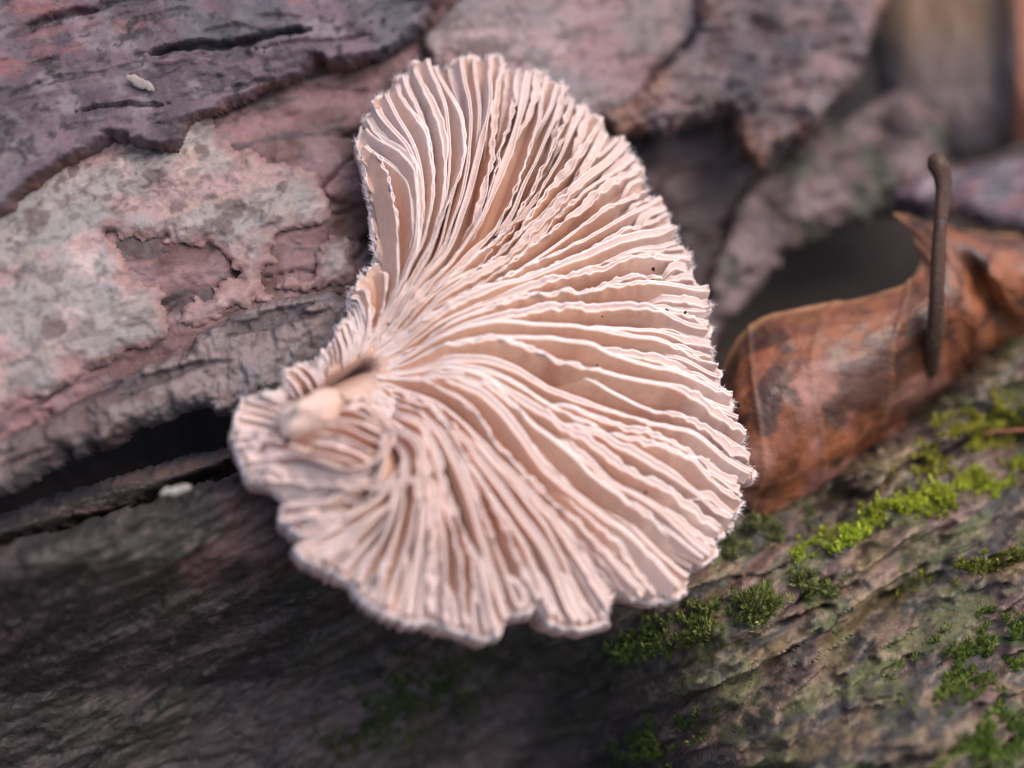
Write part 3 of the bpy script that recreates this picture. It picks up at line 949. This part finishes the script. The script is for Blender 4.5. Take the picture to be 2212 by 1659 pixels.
# ---- woolly hairs along the rim
rh = np.random.default_rng(5)
nh = 7500
sh = rh.uniform(0, RL, nh)
clump = fbm(sh * .09, sh * 0 + 2, 2, 221)
p, tg, q, n = fan_frame(sh, np.full(nh, .997))
ow = unit(np.stack([tg[:, 0], tg[:, 1] * .4, tg[:, 2]], -1))
lowside = sstep(.0, .7, -(ow[:, 2] * .8 + ow[:, 0] * .5))
dep = rh.uniform(-.12, 1.0, nh) * (.35 + 1.5 * lowside)
root = p + ow * (.08 + .12 * rh.random(nh))[:, None] - n * dep[:, None]
dirn = unit(ow + .55 * rh.normal(size=(nh, 3)) + n * .25)
ln = rh.uniform(.08, .30, nh) * (.15 + 1.5 * sstep(.3, .75, clump)) * (1 - .5 * lowside)
bend = rh.normal(size=(nh, 3)) * .35
mid = root + dirn * (ln * .5)[:, None]
tip = mid + unit(dirn + bend) * (ln * .5)[:, None]
for k_ in range(10):                                  # stray white threads reaching from the stem to the bark
    hx_, hz_ = px2xz(752 + rh.uniform(-4, 4), 618 + 9 * k_, 1.0)
    root[k_] = (hx_, 1.0, hz_)
    mid[k_] = root[k_] + [-.22, .25, -.05 + rh.normal() * .05]
    tip[k_] = mid[k_] + [-.2, .3, -.18 + rh.normal() * .08]
    dirn[k_] = unit(mid[k_] - root[k_])
    dep[k_] = -.1
ax1 = unit(np.cross(dirn, rh.normal(size=(nh, 3))))
ax2 = np.cross(dirn, ax1)
r0 = rh.uniform(.009, .015, nh)
vs = []
for cc, rad in ((root, 1.0), (mid, .8)):
    for a_ in (0, 2.094, 4.189):
        vs.append(cc + (ax1 * math.cos(a_) + ax2 * math.sin(a_)) * (r0 * rad)[:, None])
vs.append(tip)
V = np.stack(vs, 1).reshape(-1, 3)
o7 = np.arange(nh)[:, None] * 7
quads = np.vstack([o7 + np.array([j, (j + 1) % 3, 3 + (j + 1) % 3, 3 + j]) for j in range(3)])
tris = np.vstack([o7 + np.array([3 + j, 3 + (j + 1) % 3, 6]) for j in range(3)])
tint = np.clip((dep - .1) / .8, 0, 1)
C = np.repeat(mix(np.tile((.80, .74, .74), (nh, 1)), np.tile((.70, .45, .40), (nh, 1)), tint), 7, 0)
hairs = mesh_obj('rim_hair', V, [quads, tris], M_hair, C, fungus)
tag(hairs, kind='stuff')

# ---- dirt specks on the gills
def blob(center, r, seed, n1=8, n2=6, squash=(1, 1, 1), rough=.4):
    rb = np.random.default_rng(seed)
    u = np.linspace(0, 2 * np.pi, n1, endpoint=False)
    v = np.linspace(.15, np.pi - .15, n2)
    U, W = np.meshgrid(u, v, indexing='ij')
    R_ = r * (1 + rough * (rb.random(U.shape) - .5))
    P = np.stack([R_ * np.cos(U) * np.sin(W) * squash[0], R_ * np.sin(U) * np.sin(W) * squash[1], R_ * np.cos(W) * squash[2]], -1).reshape(-1, 3) + center
    f = [grid_faces(n1, n2, True)]
    top = np.array([[i * n2 for i in range(n1)]])
    bot = np.array([[i * n2 + n2 - 1 for i in range(n1)][::-1]])
    return P, f + [top, bot]


SPECKS = [(735, 862, .20), (622, 952, .16), (1078, 731, .12), (905, 890, .09), (1352, 626, .09), (1410, 607, .10), (1411, 581, .10), (1300, 681, .10), (1480, 675, .08), (1440, 670, .09), (1405, 738, .09), (1300, 1050, .09),
          (825, 1058, .09), (892, 1048, .10), (1070, 515, .13), (1272, 372, .10), (1395, 1064, .08), (838, 700, .08), (1596, 876, .10), (1513, 868, .09), (1290, 790, .07), (1180, 556, .08), (785, 908, .08)]
allv, fq, nn = [], [], 0
spec_faces = []
for k, (px, py, r) in enumerate(SPECKS):
    P = np.array([(px, py)], float)
    y = fan_depth_px(P)[0] - 1.55
    if px < 920 and py > 820:
        y += .6
    x, z = px2xz(px, py, y)
    v, f = blob(np.array([x, y, z]), r, 300 + k, 7, 5)
    allv.append(v)
    spec_faces += [a_ + nn for a_ in f]
    nn += len(v)
q4 = np.vstack([f for f in spec_faces if f.shape[1] == 4])
q7 = np.vstack([f for f in spec_faces if f.shape[1] == 7])
specks = mesh_obj('dirt_speck', np.vstack(allv), [q4, q7], M_speck, None)
tag(specks, 'tiny black dirt specks sprinkled over the pale gills', 'dirt', kind='stuff')


# ------------------------------------------------------------------ dead leaves
def leaf_sheet(name, ctrl, nu, nv, colfun, parent, thick=.16, seed=0, rough=.25, mat=None):
    """ctrl[u][v] = (px, py, depth mm)"""
    Cc = np.array(ctrl, float)
    x, z = px2xz(Cc[..., 0], Cc[..., 1], Cc[..., 2])
    P = np.stack([x, Cc[..., 2], z], -1)
    P = cr_interp(P, nu).transpose(1, 0, 2)
    P = cr_interp(P, nv).transpose(1, 0, 2)
    du = np.gradient(P, axis=0)
    dv = np.gradient(P, axis=1)
    N = unit(np.cross(du, dv))
    if N[..., 1].mean() > 0:
        N = -N
    U, W = np.meshgrid(np.linspace(0, 1, nu), np.linspace(0, 1, nv), indexing='ij')
    b = rough * (fbm(U * 9, W * 5, 4, 400 + seed) - .5)
    veins = .10 * sstep(.06, 0, np.abs(((U * 7 + W * 1.6) % 1) - .5))
    P = P + N * (b + veins * rough * 2)[..., None]
    back = P - N * thick
    V = np.vstack([P.reshape(-1, 3), back.reshape(-1, 3)])
    Fq = grid_faces(nu, nv)
    n0 = nu * nv
    edge = np.concatenate([np.arange(nv), np.arange(1, nu) * nv + nv - 1, (nu - 1) * nv + np.arange(nv - 2, -1, -1), np.arange(nu - 2, -1, -1) * nv])
    e = np.stack([edge[:-1], edge[1:], edge[1:] + n0, edge[:-1] + n0], -1)
    col = colfun(U, W).reshape(-1, 3)
    return mesh_obj(name, V, [Fq, Fq[:, ::-1] + n0, e], mat or M_leaf, np.vstack([col, col * .8]), parent)


def leaf_col(U, W):
    c = mix((.085, .030, .016), (.215, .080, .036), sstep(.3, .65, fbm(U * 10, W * 5, 5, 410)))
    c = mix(c, (.27, .15, .135), .75 * sstep(.48, .62, fbm(U * 7 + 3, W * 4, 4, 411)) * sstep(.25, .5, W) * sstep(.55, .4, U))  # pinkish highlights painted on as patches
    c = mix(c, (.035, .018, .013), .8 * sstep(.53, .66, fbm(U * 16 + 6, W * 8, 5, 412)))
    c = mix(c, (.10, .05, .02), .6 * sstep(.3, .05, W) * sstep(.45, .6, fbm(U * 26, W * 6, 3, 413)))
    vein = np.abs(((U * 7 + W * 1.6) % 1) - .5)
    c = mix(c, (.24, .13, .075), .5 * sstep(.035, .0, vein))
    c = c * np.array([.92, .78, .68])
    c = mix(c, (.34, .17, .075), .85 * sstep(.075, .01, W))
    return c


leaf = empty('dead_leaf', [14, 8, -4])
tag(leaf, 'curled orange brown dead leaf lying against the mossy ledge', 'leaf')
ctrl = [
    [(1525, 880, 8.6), (1535, 930, 7.2), (1560, 1000, 6.4), (1600, 1070, 6.6), (1630, 1125, 8.0)],
    [(1555, 800, 8.4), (1580, 855, 6.4), (1630, 935, 5.4), (1690, 1035, 6.2), (1720, 1085, 8.6)],
    [(1592, 735, 8.4), (1630, 790, 6.2), (1690, 870, 5.2), (1765, 985, 6.4), (1800, 1030, 9.2)],
    [(1655, 690, 8.4), (1700, 745, 6.4), (1765, 825, 5.6), (1840, 935, 7.2), (1875, 975, 10.4)],
    [(1770, 660, 8.6), (1810, 715, 6.8), (1865, 790, 6.4), (1920, 885, 8.8), (1945, 925, 12.2)],
    [(1895, 634, 8.8), (1922, 685, 7.4), (1958, 750, 7.4), (1998, 830, 10.2), (2018, 865, 13.4)],
    [(1965, 607, 9.2), (1990, 655, 7.8), (2018, 715, 8.2), (2050, 785, 10.8), (2070, 815, 13.8)],
    [(1990, 560, 9.6), (2032, 622, 8.2), (2062, 690, 8.8), (2092, 755, 11.0), (2112, 785, 14.0)],
    [(1970, 500, 10.2), (2052, 578, 8.6), (2095, 662, 9.0), (2130, 728, 11.2), (2152, 758, 14.0)],
    [(1930, 455, 11.2), (2055, 522, 9.2), (2118, 620, 11.0), (2160, 690, 12.4), (2185, 730, 14.4)],
    [(2030, 480, 12.0), (2112, 525, 10.2), (2150, 605, 9.4), (2200, 675, 11.4), (2235, 712, 14.6)],
    [(2110, 495, 13.0), (2170, 540, 11.2), (2210, 605, 10.6), (2265, 660, 12.6), (2300, 692, 15.0)],
    [(2200, 500, 14.0), (2265, 545, 12.4), (2310, 605, 12.0), (2365, 650, 13.6), (2400, 680, 15.4)]]
leaf_sheet('leaf_blade', ctrl, 170, 70, leaf_col, leaf, rough=.6, thick=.09)
# petiole
pp = cr_interp(np.array([(2004, 800, 10.0, .50), (2014, 740, 7.6, .48), (2020, 680, 6.6, .44), (2024, 600, 6.0, .42), (2028, 510, 5.8, .40), (2034, 440, 5.8, .40), (2036, 400, 5.9, .44), (2033, 375, 6.0, .52), (2026, 358, 6.1, .60), (2016, 347, 6.2, .52), (2010, 342, 6.3, .25)]), 40)
x, z = px2xz(pp[:, 0], pp[:, 1], pp[:, 2])
cen = np.stack([x, pp[:, 2], z], -1)
tg = unit(np.gradient(cen, axis=0))
a1 = unit(np.cross(tg, [0, 1, 0]))
a2 = np.cross(tg, a1)
th = np.linspace(0, 2 * np.pi, 14, endpoint=False)
R_ = pp[:, 3][:, None] * (1 + .30 * (fbm(np.arange(40)[:, None] * .25 + 0 * th, th[None] * 1.2, 3, 420) - .5) - .18 * (np.cos(th)[None] > .8))
V = cen[:, None] + (a1[:, None] * np.cos(th)[None, :, None] + a2[:, None] * np.sin(th)[None, :, None]) * R_[..., None]
Vp = np.vstack([V.transpose(1, 0, 2).reshape(-1, 3), cen[:1], cen[-1:] + tg[-1:] * .15])
i = np.arange(14)
c0 = np.stack([(i + 1) % 14 * 40, i * 40, np.full(14, 560)], -1)
c1 = np.stack([i * 40 + 39, (i + 1) % 14 * 40 + 39, np.full(14, 561)], -1)
cpet = mix((.022, .011, .008), (.085, .040, .024), fbm(np.arange(562) * .13, np.arange(562) * .02, 3, 421))
mesh_obj('leaf_stalk', Vp, [grid_faces(14, 40, True), c0, c1], M_bark, cpet, leaf)

leaf2 = empty('dead_leaf', [22, 14, 14])
tag(leaf2, 'blurred brown and mauve dead leaf leaning behind the stalk', 'leaf')


def leaf2_col(U, W):
    c = mix((.13, .095, .085), (.24, .18, .17), sstep(.35, .65, fbm(U * 4, W * 4, 3, 430)))
    c = mix(c, (.17, .105, .06), .8 * sstep(.6, .3, W) * sstep(.25, .5, fbm(U * 3 + 2, W * 3, 3, 431)))
    c = mix(c, (.18, .065, .035), .9 * sstep(.70, .82, U))
    return c


ctrl2 = [
    [(1860, -200, 27), (1850, 0, 26), (1870, 120, 26), (1915, 240, 27)],
    [(1930, -220, 25), (1930, 20, 23), (1945, 190, 22), (1975, 320, 24.5)],
    [(2040, -230, 24), (2050, 10, 21.5), (2060, 210, 20.5), (2075, 352, 23.5)],
    [(2130, -230, 23), (2145, 20, 20.5), (2150, 200, 20), (2160, 330, 22.5)],
    [(2195, -230, 21), (2200, 20, 18.5), (2200, 180, 18), (2200, 310, 20)],
    [(2290, -230, 22), (2290, 20, 20), (2290, 180, 19), (2290, 300, 20)]]
leaf_sheet('leaf_blade', ctrl2, 80, 60, leaf2_col, leaf2, seed=3, rough=.5, mat=M_chip)

# ------------------------------------------------------------------ moss cushions
MOSS = [  # centre px, half sizes, shoots, colours, shoot length, label
    (2030, 1075, 190, 30, 420, (.16, .19, .02), (.46, .50, .07), .9, 'bright green moss band along the ledge crack'),
    (1800, 1172, 60, 18, 130, (.15, .20, .02), (.46, .54, .08), 1.0, 'bright moss tuft at the dark hollow of the ledge'),
    (2130, 935, 130, 60, 300, (.15, .15, .02), (.44, .42, .06), .8, 'yellow green moss at the top of the ledge'),
    (1620, 1318, 130, 34, 340, (.06, .085, .022), (.26, .28, .10), 1.4, 'spiky olive moss tuft below the fungus rim'),
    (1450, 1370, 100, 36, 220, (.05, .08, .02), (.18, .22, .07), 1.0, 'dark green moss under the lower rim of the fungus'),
    (1640, 1150, 90, 34, 180, (.09, .11, .045), (.26, .28, .13), .7, 'pale grey green moss beside the right rim'),
    (2120, 1420, 140, 70, 320, (.06, .09, .02), (.20, .25, .06), .9, 'green moss patch low on the jutting ledge'),
    (2180, 1590, 110, 60, 240, (.06, .10, .02), (.20, .27, .06), 1.0, 'green moss cushion at the foot of the ledge'),
    (890, 1510, 150, 80, 260, (.03, .045, .015), (.07, .10, .035), .9, 'dark green moss on the shaded underside'),  # moss colours darkened here to deepen the underside's shade
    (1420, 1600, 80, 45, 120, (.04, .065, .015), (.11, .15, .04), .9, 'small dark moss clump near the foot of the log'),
    (2110, 1225, 120, 18, 150, (.10, .11, .02), (.28, .28, .06), .7, 'thin yellowish moss line across the ledge')]
for k, (cx, cy, rx, ry, cnt, c0, c1, ln0, lab) in enumerate(MOSS):
    rm = np.random.default_rng(500 + k)
    u = rm.normal(size=(cnt * 3, 2)) * .70
    u = u[np.hypot(u[:, 0], u[:, 1]) < 1.7]
    px = cx + u[:, 0] * rx * ca - u[:, 1] * ry * sa
    py = cy - u[:, 0] * rx * sa + u[:, 1] * ry * ca
    den = fbm(px * .025, py * .025, 3, 520 + k)
    ok = den > .40 + .12 * rm.random(len(den))
    base = low_surface(px[ok], py[ok])[:cnt]
    n = len(base)
    upv = np.array([0, -sp, cp])
    d0 = unit(upv + np.array([0, -.55, 0]) + .45 * rm.normal(size=(n, 3)))
    SL = ln0 * rm.uniform(.12, .62, n) * (.6 + .8 * rm.random(n))
    nl = 13
    V, C = [], []
    for j in range(nl):
        f = (j + .5) / nl
        att = base + d0 * (SL * f)[:, None] - d0 * .15
        ang = j * 2.4 + rm.uniform(0, 1, n)
        e1 = unit(np.cross(d0, [1, .3, .2]))
        e2 = np.cross(d0, e1)
        rad = e1 * np.cos(ang)[:, None] + e2 * np.sin(ang)[:, None]
        out = unit(rad * (1.05 - .75 * f) + d0 * (.5 + .9 * f))
        ll = rm.uniform(.25, .5, n) * (.6 + .35 * ln0)
        wv = np.cross(out, d0)
        wv = unit(wv) * (.040 + .025 * rm.random(n))[:, None]
        a_ = att
        m_ = att + out * (ll * .45)[:, None]
        t_ = att + unit(out + d0 * .4) * ll[:, None]
        V.append(np.stack([a_, m_ + wv, t_, m_ - wv], 1))
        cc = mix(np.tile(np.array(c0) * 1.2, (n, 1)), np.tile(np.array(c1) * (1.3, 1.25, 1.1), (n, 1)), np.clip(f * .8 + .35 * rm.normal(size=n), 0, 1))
        C.append(np.repeat(cc[:, None], 4, 1))
    V = np.concatenate(V).reshape(-1, 3)
    C = np.concatenate(C).reshape(-1, 3)
    q = np.arange(len(V)).reshape(-1, 4)
    F = np.vstack([q[:, [0, 1, 2]], q[:, [0, 2, 3]]])
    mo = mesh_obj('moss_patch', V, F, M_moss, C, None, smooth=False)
    tag(mo, lab, 'moss', kind='stuff')


# ------------------------------------------------------------------ small debris
def husk(name, p0, p1, r, col, label, cat, ybase, seed):
    x, y, z = unproject([p0, p1], ybase)
    A0, B0 = np.array([x[0], y[0], z[0]]), np.array([x[1], y[1], z[1]])
    n = 14
    u = np.linspace(0, 1, n)
    rb = np.random.default_rng(seed)
    c = A0[None] * (1 - u[:, None]) + B0[None] * u[:, None] + .16 * r * rb.normal(size=(n, 3))
    ax = unit(B0 - A0)
    a1 = unit(np.cross(ax, [0, 1, 0]))
    a2 = np.cross(ax, a1)
    th = np.linspace(0, 2 * np.pi, 12, endpoint=False)
    R_ = r * np.sqrt(np.clip(1 - (2 * u - 1) ** 2, .02, 1)) * (1 + .12 * np.sin(u * 40))
    V = c[:, None] + (a1 * np.cos(th)[:, None] + .4 * a2 * np.sin(th)[:, None])[None] * R_[:, None, None]
    V = V.transpose(1, 0, 2).reshape(-1, 3)
    F = [grid_faces(12, n, True), np.array([[i * n for i in range(12)][::-1]]), np.array([[i * n + n - 1 for i in range(12)]])]
    colr = np.tile(col, (len(V), 1)) * (.8 + .4 * fbm(V[:, 0] * 3, V[:, 2] * 3, 3, seed))[:, None]
    return tag(mesh_obj(name, V, F, M_chip, colr), label, cat)


husk('pale_husk', (270, 162), (334, 196), .26, (.24, .205, .185), 'small cream husk lying on the purplish bark', 'husk', lambda x, z: Ylog(x, z) - .55, 601)
husk('wood_chip', (345, 1066), (416, 1050), .20, (.25, .23, .22), 'pale wood chip lodged on the crevice edge', 'wood chip', lambda x, z: Ylow(x, z) - .6, 602)
husk('dead_needle', (2120, 935), (2260, 925), .11, (.14, .045, .025), 'reddish dead needle on the yellow green moss', 'needle', lambda x, z: Ylow(x, z) - 1.3, 603)
